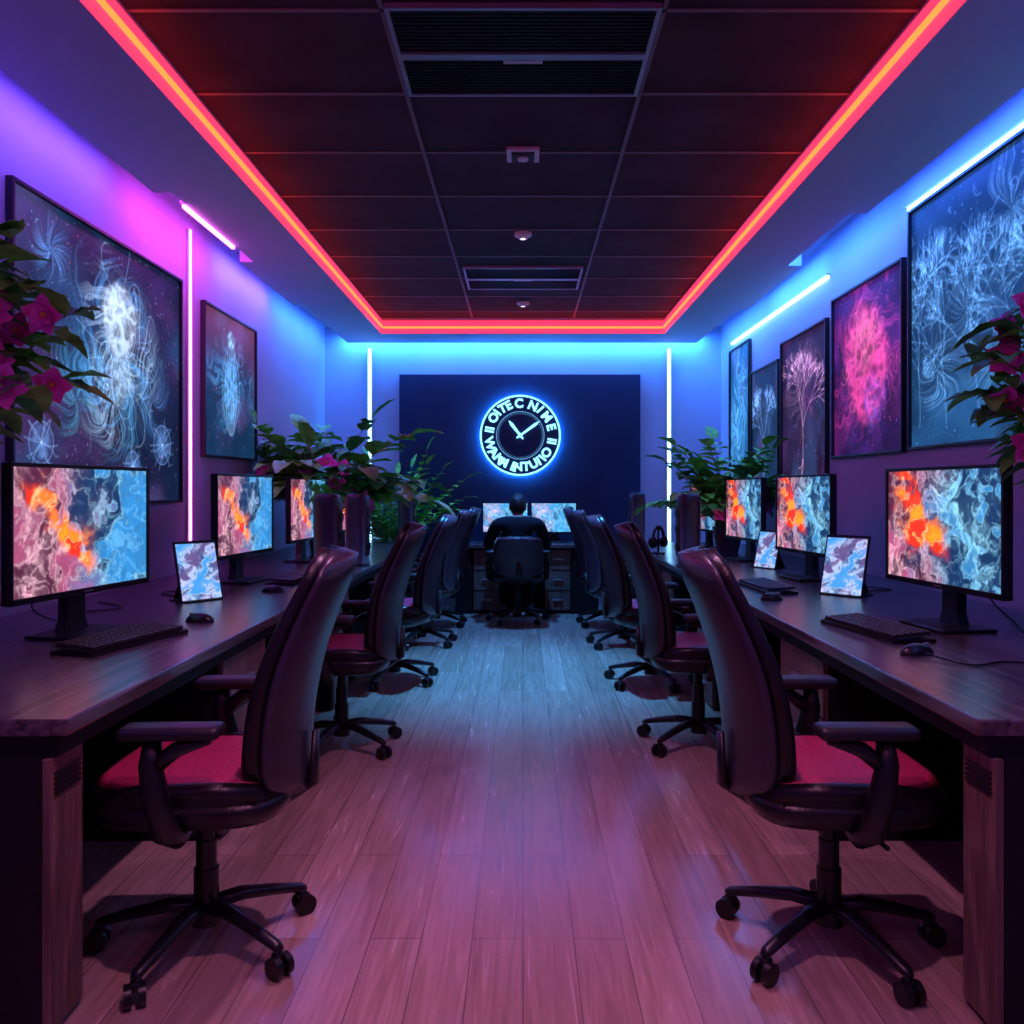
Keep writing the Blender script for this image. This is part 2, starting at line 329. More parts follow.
class Canvas:
    def __init__(s,w,h,bg,seed,neb=((.01,.04,.10),(.05,.01,.06))):
        s.w=w;s.h=h;x,y=uvgrid(w,h,1); s.x=x;s.y=y; s.r=random.Random(seed)
        n=fbm(x*4,y*4*h/w,seed); s.img=np.array(bg)*(.5+1.0*n[...,None])
        s.img=s.img+(sm(.5,.75,fbm(x*3+7,y*3,seed+50,4)))[...,None]*np.array(neb[0])+(sm(.5,.75,fbm(x*3,y*3+7,seed+60,4)))[...,None]*np.array(neb[1])
    def stroke(s,pts,c,wd=1.0,a=1.0):
        P=np.array(pts)
        d=np.sqrt(((np.diff(P,axis=0)*[s.w,s.h])**2).sum(1)); N=int(d.sum()*1.6)+2
        t=np.concatenate([[0],np.cumsum(d)]); tt=np.linspace(0,t[-1],N)
        X=np.interp(tt,t,P[:,0])*(s.w-1); Y=np.interp(tt,t,P[:,1])*(s.h-1)
        k=int(math.ceil(wd*1.5)); c=np.array(c)
        buf=np.zeros((s.h,s.w))
        xi=np.round(X).astype(int); yi=np.round(Y).astype(int)
        for dy in range(-k,k+1):
            for dx in range(-k,k+1):
                xx=xi+dx; yy=yi+dy; ok=(xx>=0)&(xx<s.w)&(yy>=0)&(yy<s.h)
                g=np.exp(-(((xx-X)**2+(yy-Y)**2)/(wd*wd)))
                np.maximum.at(buf,(yy[ok],xx[ok]),g[ok])
        s.img=s.img+buf[...,None]*c*a
    def curl(s,x,y,ang,L,c,wd=.8,a=.8,cur=.1,n=22):
        p=[(x,y)]; k=s.r.uniform(-cur,cur); dk=s.r.uniform(-cur,cur)*.12
        for i in range(n):
            ang+=k; k+=dk; x+=math.cos(ang)*L/n*(s.h/s.w if s.h>s.w else 1); y+=math.sin(ang)*L/n*(s.w/s.h if s.w>s.h else 1); p.append((x,y))
        s.stroke(p,c,wd,a); return p,ang
    def tree(s,x,y,ang,L,c,d,wd,a=.75):
        p,an=s.curl(x,y,ang,L,c,wd,a,.05,8)
        if d>0:
            for k in (-1,1,s.r.choice((-1,1))*.3):
                s.tree(p[-1][0],p[-1][1],an+k*s.r.uniform(.3,.65),L*s.r.uniform(.62,.8),c,d-1,max(.6,wd*.75),a)
    def dots(s,n,c,a=.8):
        for i in range(n):
            x=s.r.randrange(1,s.w-1); y=s.r.randrange(1,s.h-1); q=s.r.random()**3
            s.img[y,x]+=np.array(c)*a*(.3+q)
            if q>.6: s.img[y,x+1]+=np.array(c)*a*.5; s.img[y+1,x]+=np.array(c)*a*.5
    def blob(s,cx,cy,rx,ry,c,seed,a=1,edge=.35,f=6):
        d=np.sqrt(((s.x-cx)/rx)**2+((s.y-cy)/ry)**2)+ (fbm(s.x*f,s.y*f,seed)-.5)*.5
        tex=.25+1.0*(1-np.abs(2*fbm(s.x*f*2.5,s.y*f*2.5,seed+5)-1))**4
        m=sm(1,1-edge,d); s.img=s.img*(1-m[...,None]*.6*a)+np.array(c)*(m*tex*a)[...,None]
    def tendril(s,cx,cy,r0,r1,c,seed,k=5,sw=3,a=1,pw=8,asp=None):
        asp=asp or s.w/s.h; dx=(s.x-cx)*asp; dy=s.y-cy; r=np.hypot(dx,dy); w=fbm(s.x*5,s.y*5,seed+9,3)-.5
        th=np.arctan2(dy,dx)+r*sw+w*1.6
        n=fbm(np.cos(th)*k+r*2+20,np.sin(th)*k-r*2+20,seed,5); rd=(1-np.abs(2*n-1))**pw
        m=sm(r1,r0,r+w*r1*.8)
        s.img=s.img+np.array(c)*(rd*m*a)[...,None]
    def dark(s,cx,cy,rx,ry,a): s.img=s.img*(1-a*sm(1,.5,np.hypot((s.x-cx)/rx,(s.y-cy)/ry)))[...,None]
PB=(.35,.70,1.0)
def art_L1():
    c=Canvas(340,270,(.005,.014,.048),3)
    c.tendril(.55,.54,.12,.50,(.08,.42,.85),71,4,3.4,.8,10)
    c.tendril(.55,.60,.10,.36,(.50,.78,1.0),75,6,-6,.85,10)
    c.tendril(.50,.44,.05,.30,(.45,.75,1.0),76,5,8,.8,10)
    c.tendril(.30,.36,.02,.26,(.08,.45,.65),78,4,6,.7,9)
    c.tendril(.78,.42,.02,.22,(.15,.35,.8),79,4,-7,.7,9)
    c.blob(.56,.72,.12,.17,(.60,.82,.95),9,1,.3,8); c.blob(.57,.50,.09,.15,(.40,.65,.85),12,.8,.6,12)
    c.dark(.53,.67,.03,.04,.5); c.dark(.60,.67,.03,.04,.5)
    c.tendril(.56,.72,.05,.17,(.6,.85,1.0),77,6,5,.6,6)
    for i in range(30):
        a=c.r.uniform(0,2*math.pi); c.curl(.56+math.cos(a)*.11,.60+math.sin(a)*.18,a,c.r.uniform(.10,.26),PB,.7,.35,.2)
    for cx,cy,r in ((.86,.24,.085),(.64,.14,.06),(.13,.2,.07)):
        c.blob(cx,cy,r*.9,r*1.1,(.15,.35,.8),33,.6,.6,9)
        for k in range(12): c.curl(cx,cy,2*math.pi*k/12,r*1.1,(.3,.55,1),.7,.35,.15,8)
        c.stroke([(cx+r*math.cos(t)*.8,cy+r*math.sin(t)) for t in np.linspace(0,6.3,30)],(.2,.45,.95),.7,.5)
    c.tendril(.17,.85,.02,.16,(.15,.4,.9),82,4,5,.9,6)
    c.dots(800,(.35,.6,1),.6); c.dots(260,(.9,.15,.30),.6); return c.img
def art_L2():
    c=Canvas(130,180,(.006,.035,.09),5); c.img+= (sm(.55,1,c.y)*.16)[...,None]*np.array([1,.08,.14])
    c.blob(.5,.48,.17,.34,(.15,.5,.9),21,.8,.5,7); c.tendril(.5,.5,.1,.38,(.12,.5,.95),84,5,1,.6,9)
    for k in range(7): 
        q=(k-3)/3; c.stroke([(.5+q*.17*math.sin(t*math.pi)**.7,.14+.7*t) for t in np.linspace(0.02,.98,24)],PB,.7,.4)
    c.blob(.5,.84,.08,.08,(.4,.75,.95),22,.9,.4,9)
    c.dots(160,(.8,.3,.5),.5); return c.img
def art_R1():
    c=Canvas(340,240,(.005,.035,.11),8,((.01,.06,.15),(.01,.02,.08))); c.img+=(sm(1,.2,c.y)*.05)[...,None]*np.array([.1,.5,1])
    for x0 in (.05,.2,.36,.52,.70,.88): c.tree(x0,.08,1.57+c.r.uniform(-.2,.2),.17,(.14,.40,.78),5,1.0,.4)
    for x0,y0 in ((.12,.7),(.3,.5),(.5,.78),(.66,.42),(.85,.7),(.93,.35),(.15,.3),(.42,.3),(.7,.85)): c.tendril(x0,y0,.02,.24,(.18,.52,.95),90+int(x0*50),5,5,.7,9)
    for i in range(40): c.curl(c.r.uniform(0,1),c.r.uniform(.35,.95),c.r.uniform(0,6.3),c.r.uniform(.04,.10),(.20,.50,.95),.7,.35,.5,12)
    c.dots(800,(.3,.6,1),.6); return c.img
def art_R2():
    c=Canvas(180,190,(.022,.005,.06),11,((.03,.01,.12),(.08,.005,.06)))
    c.tendril(.5,.52,.25,.52,(.90,.06,.42),92,5,3,.6,9)
    c.blob(.5,.55,.34,.40,(1.0,.08,.36),41,.95,.35,5); c.blob(.48,.66,.22,.22,(1.0,.30,.38),44,.5,.6,7); c.blob(.6,.3,.2,.2,(.30,.12,.8),47,.5,.6,7)
    c.dark(.40,.6,.05,.04,.6); c.dark(.56,.6,.05,.04,.6)
    for i in range(20):
        a=c.r.uniform(0,6.3); c.curl(.5+.25*math.cos(a),.52+.28*math.sin(a),a+1.2,c.r.uniform(.1,.2),(1,.25,.5),.7,.35,.35,14)
    c.dots(300,(1,.3,.6),.5); return c.img
def art_tree(seed,bg,col):
    c=Canvas(130,190,bg,seed); c.tendril(.5,.6,.1,.36,col,seed+3,5,2,.3,9); c.tree(.5,.12,1.57,.24,col,5,1.0,.6)
    for k in (-1,0,1): c.curl(.5,.12,-1.57+k*.5,.1,col,.9,.7,.2,8)
    c.dots(180,col,.5); return c.img
def art_R5():
    c=Canvas(110,150,(.01,.11,.26),15)
    c.tendril(.5,.6,.1,.5,(.15,.55,.95),95,4,5,.9,6); c.tendril(.3,.25,.1,.4,(.15,.55,.95),96,4,-5,.8,6)
    return c.img
def poster(W,Hh,img,loc,side):
    e=empty('framed_art_poster',loc,(0,0,math.radians(90 if side<0 else -90)))
    b=MB(); t=.018
    for x in (-W/2-t/2,W/2+t/2): b.box((x,.0,0),(t,.035,Hh+2*t),'frame',.003)
    for z in (-Hh/2-t/2,Hh/2+t/2): b.box((0,.0,z),(W,.035,t),'frame',.003)
    b.box((0,.011,0),(W,.012,Hh),'frame')
    obj('frame',b.mesh('frame'),parent=e)
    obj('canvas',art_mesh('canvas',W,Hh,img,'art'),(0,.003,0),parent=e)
o=.019
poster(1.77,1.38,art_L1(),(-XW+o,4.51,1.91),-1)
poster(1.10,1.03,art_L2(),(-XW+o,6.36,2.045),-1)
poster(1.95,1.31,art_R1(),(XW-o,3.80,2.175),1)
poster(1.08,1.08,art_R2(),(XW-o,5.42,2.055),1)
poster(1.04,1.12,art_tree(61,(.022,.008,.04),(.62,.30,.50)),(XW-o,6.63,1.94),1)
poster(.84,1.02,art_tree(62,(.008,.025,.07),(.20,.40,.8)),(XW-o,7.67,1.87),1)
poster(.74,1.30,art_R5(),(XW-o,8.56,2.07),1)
# ------------------------------------------------------------ desks
def desk(side):
    b=MB()
    X0,X1=1.05,XW-.02; Y0,Y1=1.96,8.68
    def B(x0,x1,y0,y1,z0,z1,k,bev=0):
        a,c=sorted((side*x0,side*x1)); b.box(((a+c)/2,(y0+y1)/2,(z0+z1)/2),(c-a,y1-y0,z1-z0),k,bev)
    B(X0,X1,Y0,Y1,.71,.75,'desk',.006)
    B(X0+.03,X1,Y0+.02,Y1-.02,.66,.71,'carc')
    B(X1-.06,X1-.02,Y0+.05,Y1-.02,.0,.66,'carc')
    B(X0+.55,X0+.58,Y0+.05,Y1-.02,.0,.66,'carc')
    for i,(y0,y1) in enumerate(((1.965,2.12),(3.10,3.62),(4.92,5.35),(6.28,6.7),(7.5,7.82),(8.42,8.64))):
        B(X0+.065,X1-.06,y0,y1,0,.66,'carc')
        B(X0+.045,X0+.066,y0+.004,y1-.004,.02,.655,'cab',.003)
        if i==0:
            for k in range(5): B(X0+.04,X0+.047,y0+.02,y1-.02,.615-k*.012,.620-k*.012,'carc')
        else:
            for z in (.23,.44): B(X0+.043,X0+.047,y0+.004,y1-.004,z,z+.008,'carc')
            for z in (.12,.335,.54): B(X0+.025,X0+.045,(y0+y1)/2-.06,(y0+y1)/2+.06,z,z+.012,'metal',.003)
    return obj('computer_desk',b.mesh('computer_desk'))
desk(-1); desk(1)
b=MB()
def BB(x0,x1,y0,y1,z0,z1,k,bev=0): b.box(((x0+x1)/2,(y0+y1)/2,(z0+z1)/2),(x1-x0,y1-y0,z1-z0),k,bev)
BB(-.72,.80,8.72,9.36,.68,.72,'desk',.006)
BB(-.70,.78,9.28,9.34,0,.68,'carc')
for x0,x1 in ((-.52,-.22),(.22,.50)):
    BB(x0,x1,8.80,9.28,0,.68,'carc'); BB(x0+.01,x1-.01,8.78,8.80,.04,.66,'cab',.003)
    for z in (.24,.45): BB(x0+.01,x1-.01,8.776,8.782,z,z+.008,'carc')
    for z in (.14,.35,.56): BB((x0+x1)/2-.05,(x0+x1)/2+.05,8.76,8.78,z,z+.012,'metal')
BB(.50,.78,8.78,9.28,0,.68,'carc'); BB(-.70,-.53,8.78,9.28,0,.68,'carc')
obj('reception_desk',b.mesh('reception_desk'))
# ------------------------------------------------------------ monitors
def mon_mesh(W,Hh,z0):
    b=MB(); zc=z0+Hh/2
    b.box((0,.018,zc),(W,.03,Hh),'plastic',.006)
    b.box((0,.045,zc),(W*.6,.035,Hh*.6),'plastic',.012)
    t=.014
    for x in (-W/2+t/2,W/2-t/2): b.box((x,.0,zc),(t,.012,Hh),'plastic',.002)
    b.box((0,.0,z0+Hh-t/2),(W,.012,t),'plastic',.002); b.box((0,.0,z0+.011),(W,.012,.022),'plastic',.002)
    b.box((0,-.007,z0+.011),(.05,.003,.006),'metal')
    b.rings([[(sx*.045*(1+q),.062+sy*.02,z) for sx,sy in ((-1,-1),(1,-1),(1,1),(-1,1))] for z,q in ((.01,.5),(.06,.05),(z0+.1,0),(z0+Hh*.5,0))],'plastic',True,False)
    b.box((0,.03,.008),(.30,.22,.014),'plastic',.006)
    return b.mesh('monitor_body')
MW,MH=.76,.47
mm=mon_mesh(MW,MH,.15); sc1=[art_mesh('screen',MW-.028,MH-.036,screen_img(101),'screen'),art_mesh('screen',MW-.028,MH-.036,screen_img(214,bluer=.12),'screen')]
mm2=mon_mesh(.50,.34,.09); sc2=art_mesh('screen',.472,.304,np.clip(screen_img(330,150,96,0,.8)*1.0+np.array([.01,.08,.14]),0,1.4),'screen')
def monitor(x,y,z,deg,big=True,v=0):
    e=empty('computer_monitor',(x,y,z),(0,0,math.radians(deg)))
    obj('housing',mm if big else mm2,parent=e)
    if big: obj('screen',sc1[v],(0,.0015,.15+MH/2+.004),parent=e)
    else: obj('screen',sc2,(0,.0015,.09+.17+.004),parent=e)
DZ=.7505
for i,y in enumerate((3.12,4.92,6.35,7.75)):
    monitor(-1.60,y,DZ,81 if i==0 else 84,True,0)
for i,y in enumerate((3.27,5.06,6.42,7.85)):
    monitor(1.60 if i==0 else 1.66,y,DZ,-84,True,1)
monitor(-.19,9.12,.7205,4,False); monitor(.33,9.12,.7205,-4,False)
b=MB(); b.box((0,.0,.15),(.235,.012,.31),'plastic',.005,rot=(-.25,0,0)); b.box((0,.075,.09),(.12,.006,.20),'plastic',.002,rot=(.55,0,0)); b.box((0,.02,.004),(.2,.16,.008),'plastic',.003)
tm=b.mesh('tablet_body'); ts=art_mesh('tscreen',.215,.285,tablet_img(55),'screen')
def tablet(x,y,deg,sc=1):
    e=empty('tablet_display',(x,y,DZ),(0,0,math.radians(deg)),sc)
    obj('housing',tm,parent=e); obj('screen',ts,(0,-.0075,.148),(-.25,0,0),parent=e)
tablet(-1.56,4.08,52,.95); tablet(1.62,4.28,-50,1.0); tablet(1.66,5.76,-60,.85)
b=MB(); b.rings([[(sx*.225,sy*.075,z) for sx,sy in ((-1,-1),(1,-1),(1,1),(-1,1))] for z in (0,.012)],'plastic',True,False)
b.rings([[(sx*.222,sy*.072,.012+(.012 if sy>0 else .002)) for sx,sy in ((-1,-1),(1,-1),(1,1),(-1,1))] ,[(sx*.22,sy*.07,.013+(.013 if sy>0 else .003)) for sx,sy in ((-1,-1),(1,-1),(1,1),(-1,1))]],'plastic',True,False)
for r in range(6):
    yy=.058-r*.0232; xx=-.212
    ws=[1]*18 if r<5 else [1.3,1.3,1.3,5.5,1.3,1.3,1.3,1,1,1,1,1]
    tot=sum(ws); u=.424/tot
    for w in ws:
        b.box((xx+w*u/2,yy,.026+.004*(yy/.06)),(w*u-.004,.018,.012),'keycap',.0025,seg=1); xx+=w*u
km=b.mesh('keyboard_mesh')
def keyboard(x,y,z,deg): obj('keyboard',km,(x,y,z),(0,0,math.radians(deg)),sc=1.08)
b=MB(); b.ell((0,0,.0),(.034,.06,.036),'plastic',20,8,hi=.5,lo=0); b.box((0,.035,.03),(.008,.02,.012),'metal',.003); b.add([(.033*math.cos(t),.058*math.sin(t),0) for t in [2*math.pi*i/20 for i in range(20)]],[list(range(20))[::-1]],'plastic')
mo=b.mesh('mouse_mesh')
def mouse(x,y,z,deg): obj('computer_mouse',mo,(x,y,z),(0,0,math.radians(deg)))
keyboard(-1.38,2.94,DZ,76); keyboard(1.31,3.17,DZ,-80); keyboard(1.30,4.55,DZ,-86); keyboard(-1.34,4.95,DZ,88); keyboard(-1.36,6.35,DZ,88); keyboard(1.36,6.3,DZ,-88)
mouse(-1.30,3.42,DZ,80); mouse(1.27,2.74,DZ,-75); mouse(1.2,4.1,DZ,-75); mouse(-1.30,4.42,DZ,85)
keyboard(.02,8.84,.7205,0)
def cable(pts,n='power_cable'):
    b=MB(); P=[Vector(p) for p in pts]; out=[]
    for i in range(len(P)-1):
        p0=P[max(i-1,0)];p1=P[i];p2=P[i+1];p3=P[min(i+2,len(P)-1)]
        for t in [k/8 for k in range(8)]:
            q=.5*((2*p1)+(p2-p0)*t+(2*p0-5*p1+4*p2-p3)*t*t+(3*p1-p0-3*p2+p3)*t**3); q.z=max(q.z,DZ+.004); out.append(q)
    out.append(P[-1]); b.tube(out,.0035,'plastic',6); obj(n,b.mesh(n))
z=DZ+.004
cable([(1.72,3.25,.98),(1.82,3.3,.85),(1.9,3.25,z),(1.85,3.12,z),(1.95,3.4,z)])
cable([(1.27,2.68,z+.01),(1.35,2.55,z),(1.5,2.6,z),(1.7,2.45,z),(1.95,2.45,z),(2.1,2.55,z)],'mouse_cable')
cable([(-1.70,3.1,.98),(-1.85,3.2,.84),(-1.85,3.4,z),(-1.95,3.6,z),(-1.8,3.8,z),(-2.0,4.0,z)])
cable([(-1.70,3.0,.95),(-1.88,3.0,.85),(-1.95,3.1,z),(-2.1,3.2,z)])
cable([(1.75,5.0,.95),(1.85,4.9,.82),(1.8,4.7,z),(1.95,4.5,z),(1.7,4.4,z)])
cable([(-1.70,4.9,.98),(-1.8,4.75,.84),(-1.75,4.55,z),(-1.85,4.35,z),(-1.7,4.2,z)])
b=MB(); b.rings([[ (math.copysign(abs(math.cos(a))**.6,math.cos(a))*.065*q,math.copysign(abs(math.sin(a))**.6,math.sin(a))*.08*q,zz) for a in [2*math.pi*i/24 for i in range(24)]] for zz,q in ((0,1.05),(.02,1.05),(.025,.95),(.44,1.0),(.48,.96),(.50,.8),(.505,.5))],'shell')
b.box((0,-.073,.25),(.07,.02,.36),'redp',.008)
for zz in (.14,.26,.37): b.cyl((0,-.08,zz),(0,-.09,zz),.028,'plastic')
b.torus((0,0,.488),.055,.004,'redp',24,6,'Z')
sp=b.mesh('speaker')
for x,y in ((-1.16,5.05),(-1.16,5.95),(-1.14,8.3),(1.14,5.85),(1.14,8.5)):
    obj('tower_speaker',sp,(x,y,DZ),(0,0,math.radians(80 if x<0 else -80)))
b=MB(); b.cyl((0,0,0),(0,0,.012),.06,'plastic',seg=28); b.cyl((0,0,.01),(0,0,.20),.009,'plastic',seg=12); b.box((0,0,.205),(.05,.03,.018),'plastic',.007)
b.tube([(.088*math.cos(t),0,.125+.10*math.sin(t)) for t in np.linspace(-.15,math.pi+.15,20)],.011,'leather',10,1.3)
for q in (-1,1):
    b.ell((q*.078,0,.095),(.022,.038,.045),'leather',16,10); b.ell((q*.094,0,.095),(.018,.042,.050),'plastic',16,10)
obj('headphone_stand',b.mesh('headphone_stand'),(1.13,7.1,DZ),(0,0,.9))
# ------------------------------------------------------------ office chair
def sring(cx,cy,cz,hw,hd,ax=(1,0,0),ay=(0,1,0),n=28,e=.55,bow=0):
    ax=Vector(ax);ay=Vector(ay);o=[]
    for i in range(n):
        a=2*math.pi*i/n; c,s=math.cos(a),math.sin(a)
        u=math.copysign(abs(c)**e,c)*hw; v=math.copysign(abs(s)**e,s)*hd
        o.append(Vector((cx,cy,cz))+ax*u+ay*(v+bow*(abs(u)/max(hw,1e-4))**2))
    return o
def chair_mesh(top=1.11,headw=.17):
    b=MB()
    b.cyl((0,0,.065),(0,0,.135),.04,'plastic',.032)
    for i in range(5):
        a=2*math.pi*i/5+.35; c,s=math.cos(a),math.sin(a)
        b.tube([(c*.02,s*.02,.115),(c*.1,s*.1,.118),(c*.2,s*.2,.098),(c*.285,s*.285,.078),(c*.30,s*.30,.072)],[.027,.025,.021,.017,.010],'plastic',10,.75)
        b.cyl((c*.288,s*.288,.075),(c*.288,s*.288,.045),.008,'metal',seg=8)
        t=a+R.uniform(-.8,.8); px,py=-math.sin(t),math.cos(t)
        for q in (-1,1): b.cyl((c*.295+px*q*.008,s*.295+py*q*.008,.029),(c*.295+px*q*.026,s*.295+py*q*.026,.029),.029,'plastic',seg=18)
        b.box((c*.29,s*.29,.05),(.03,.03,.028),'plastic',.008,rot=(0,0,t))
    for z0,z1,r in ((.13,.22,.034),(.22,.30,.028),(.30,.385,.022)): b.cyl((0,0,z0),(0,0,z1),r,'plastic')
    b.rings([sring(0,-.02,.37,.07,.10),sring(0,-.02,.385,.10,.14),sring(0,-.02,.41,.12,.17)],'plastic')
    b.cyl((.10,.03,.385),(.27,.05,.385),.007,'plastic',seg=8)
    def SR(z,hw,y0,y1,e=.5): return sring(0,(y0+y1)/2,z,hw,(y1-y0)/2,e=e)
    b.rings([SR(.40,.20,-.20,.20),SR(.415,.235,-.24,.24),SR(.45,.252,-.26,.262),SR(.475,.248,-.255,.26)],'leather')
    seat=[SR(.472,.245,-.25,.26),SR(.495,.250,-.25,.262),SR(.520,.235,-.24,.25),SR(.530,.205,-.21,.22),SR(.526,.15,-.16,.17),SR(.524,.05,-.05,.06)]
    b.rings(seat[:3],'leather',False); b.rings(seat[2:],'seat')
    for q in (-1,1):
        b.tube([(q*.21,-.2,.500),(q*.226,-.08,.508),(q*.228,.08,.506),(q*.216,.20,.495)],[.024,.026,.025,.018],'leather',12)
    n=17; fr=[];bk=[]
    def cy(t): return -.225+.035*math.sin(min(1,t*1.1)*math.pi)-.165*t**1.2
    def cw(t): return .200+.035*math.sin(min(1,t*1.5)*math.pi*.6)-(.080*max(0,(t-.5)/.5)**1.3)*(.26-headw)/.09
    for i in range(n):
        t=i/(n-1); z=.46+(top-.46)*t; y=cy(t); w=cw(t)
        end=1-.6*max(0,(t-.94)/.06)-.35*max(0,(.08-t)/.08)
        th=.048*(1-.45*t)
        sl=Vector((0,1,.22)).normalized()
        fr.append(sring(0,y,z,w*end,th*(.7 if i in(0,n-1) else 1),ay=sl,e=.6,bow=.05))
        bk.append(sring(0,y-th*.85,z-.006,(w+.010)*end,th*.55,ay=sl,e=.6,bow=.045))
    b.rings(fr,'leather'); b.rings(bk,'shell')
    ins=[]
    for i in range(8):
        t=.10+.60*i/7; z=.46+(top-.46)*t
        ins.append(sring(0,cy(t)+.036*(1-.45*t)+.010,z+.008,.125*(.6 if i in(0,7) else 1),.018,ay=(0,1,.25),e=.6))
    b.rings(ins,'seat')
    hr=[]
    for i in range(6):
        t=.80+.14*i/5; z=.46+(top-.46)*t; hr.append(sring(0,cy(t)+.036,z+.005,.11*(.7 if i in(0,5) else 1),.020*(.6 if i in(0,5) else 1),ay=(0,1,.25),e=.6))
    b.rings(hr,'shell')
    b.tube([(0,-.10,.40),(0,-.22,.41),(0,-.30,.46),(0,-.305,.60)],[.035,.035,.032,.02],'plastic',10,.5)
    for q in (-1,1):
        b.tube([(q*.10,.0,.405),(q*.23,.0,.395),(q*.272,.01,.425),(q*.285,.03,.52),(q*.28,.045,.60),(q*.275,.04,.66)],[.024,.028,.034,.034,.028,.022],'plastic',12,1)
        b.tube([(q*.28,.045,.585),(q*.278,-.02,.635),(q*.275,-.10,.658)],[.022,.02,.012],'plastic',10)
        b.box((q*.272,-.005,.678),(.085,.25,.034),'pad',.016,seg=3,smooth=True)
    return b.mesh('office_chair')
cm=chair_mesh(); cm_low=chair_mesh(.84,.21)
def chair(x,y,deg,me=cm,sc=1): return obj('office_chair',me,(x,y,.0005),(0,0,math.radians(deg)),sc=sc)
for x,y,d in ((-.89,2.39,90+2),(-.90,4.22,90-2),(-.86,5.70,90-2),(-.84,7.05,90-4),(-.82,8.05,90-2)): chair(x,y,d)
for x,y,d in ((.86,2.39,-90+0),(.88,4.27,-90+2),(.84,5.62,-90+3),(.82,6.98,-90+4),(.80,8.05,-90+2)): chair(x,y,d)
chair(-.05,8.28,2,cm_low)
